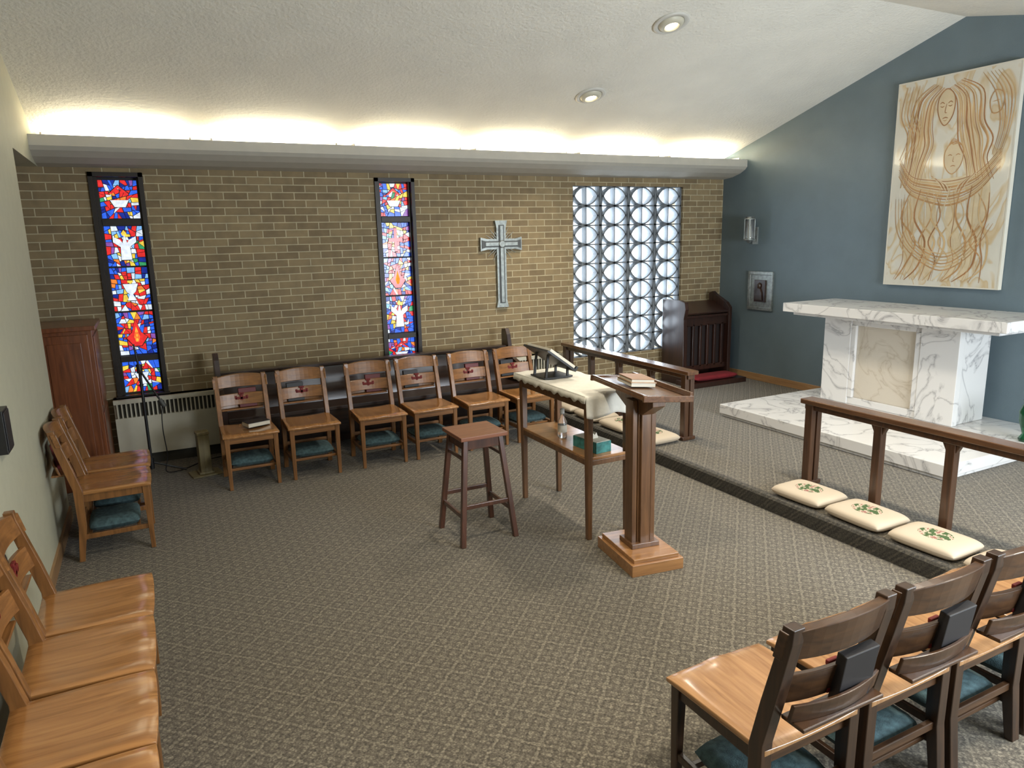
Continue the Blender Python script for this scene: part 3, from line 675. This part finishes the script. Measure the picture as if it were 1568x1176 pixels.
# ---------------------------------------------------------------- prie-dieu
b=MB(); x0,x1=5.56,6.34; z0=PLAT+.002
sideL=[(6.34,z0),(6.92,z0),(6.92,1.12),(6.60,1.12),(6.52,1.10),(6.50,1.02),(6.53,.90),(6.52,.2)]
b.prism(sideL,'x',x0,x0+.05,'darkz')
sideR=[(6.50,z0),(6.92,z0),(6.92,1.16),(6.86,1.18),(6.80,1.14),(6.62,1.06),(6.56,1.0),(6.56,.2)]
b.prism(sideR,'x',x1-.05,x1,'darkz')
b.box(x0+.05,x1-.05,6.88,6.92,z0,1.02,'darkz')
b.box(x0+.05,x1-.05,6.58,6.90,.90,.93,'darkz'); b.beam(((x0+x1)/2,6.57,.95),((x0+x1)/2,6.88,1.06),x1-x0-.10,.02,'darkz')
b.box(x0+.05,x1-.05,6.60,6.62,.80,.90,'darkz'); b.box(x0+.05,x1-.05,6.60,6.62,.26,.32,'darkz')
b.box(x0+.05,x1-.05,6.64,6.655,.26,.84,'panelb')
for k in range(6):
    xx=x0+.11+k*(x1-x0-.22)/5; b.box(xx-.016,xx+.016,6.60,6.63,.3,.82,'darkz')
b.box(x0-.02,x1+.02,6.30,6.62,z0,.17,'darkz'); b.make('prie_dieu',bevel=.004)
b=MB(); b.pillow((0,0,0),.66,.22,.06,'redc',12); b.make('red_kneeling_cushion',(5.95,6.45,.172))
# ---------------------------------------------------------------- mic stand
b=MB(); mx,my=-.14,6.5
b.cyl((mx,my,.09),(mx,my,.95),.012,.012,'black'); b.cyl((mx,my,.9),(mx-.02,my,1.12),.009,.007,'black'); b.cyl((mx-.02,my,.95),(mx+.14,my-.1,.62),.008,.008,'black')
b.cyl((mx+.12,my-.09,.66),(mx+.15,my-.11,.60),.018,.02,'silverd'); b.cyl((mx,my,.88),(mx,my,.95),.022,.022,'black')
for k in range(3):
    a=k*2.094; b.cyl((mx,my,.12),(mx+.26*math.cos(a),my+.20*math.sin(a),.012),.009,.009,'black',8)
b.cyl((mx,my,.06),(mx,my,.16),.022,.022,'black'); b.make('microphone_stand')
cu=bpy.data.curves.new('microphone_cable','CURVE'); cu.dimensions='3D'; cu.bevel_depth=.004; sp=cu.splines.new('NURBS')
pts=[(mx+.13,my-.11,.60),(mx+.10,my-.12,.40),(mx+.16,my-.05,.15),(mx+.05,my-.10,.01),(mx+.30,my+.05,.006),(.3,6.8,.006),(.9,6.83,.006),(1.5,6.82,.006)]
sp.points.add(len(pts)-1)
for i,p in enumerate(pts): sp.points[i].co=(*p,1)
sp.use_endpoint_u=True; o=bpy.data.objects.new('microphone_cable',cu); S.collection.objects.link(o); cu.materials.append(M['black'])
b=MB(); b.box(-.12,.12,-.10,.10,0,.012,'olive'); b.box(-.045,.045,-.045,.045,.012,.36,'olive'); b.box(-.05,.05,-.05,.05,.345,.37,'olive'); b.box(-.06,.06,-.06,.06,.012,.03,'olive'); b.make('wooden_candle_pedestal',(.26,6.32,0),(0,0,.15),.004)
b=MB(); b.box(0,.035,-.07,.07,-.1,.1,'black'); b.box(.035,.04,-.06,.06,-.09,.09,'book'); b.make('wall_speaker',(XL,3.86,1.09),(0,0,0),.004)
# ---------------------------------------------------------------- lights
area_l('unseen_window_fill',(4.2,YN+.06,1.5),(R(90),0,0),2.6,1.3,200,(.82,.91,1))  # cool fill lamp added out of view, no window built in this wall
area_l('screen_daylight',(5.1,YW+.32,1.6),(R(-90),0,0),1.6,2.0,80,(.75,.87,1))
w=bpy.data.worlds.new('sky'); S.world=w; w.use_nodes=True; bg=w.node_tree.nodes['Background']; bg.inputs[0].default_value=(.84,.92,1,1); bg.inputs[1].default_value=1.8
S.view_settings.view_transform='Standard'
S.view_settings.exposure=.62
# ---------------------------------------------------------------- camera
th,p,ro=R(26.7),R(11.66),R(1.35)
f=Vector((math.sin(th)*math.cos(p),math.cos(th)*math.cos(p),-math.sin(p))); r0=Vector((math.cos(th),-math.sin(th),0)); u0=r0.cross(f)
r=r0*math.cos(ro)-u0*math.sin(ro); u=u0*math.cos(ro)+r0*math.sin(ro)
cam=bpy.data.cameras.new('camera'); co=bpy.data.objects.new('camera',cam); S.collection.objects.link(co)
mt=Matrix(((r.x,u.x,-f.x,0),(r.y,u.y,-f.y,0),(r.z,u.z,-f.z,1.9),(0,0,0,1))); co.matrix_world=mt
cam.sensor_width=36; cam.lens=36*1090/1568; cam.clip_start=.05
S.camera=co
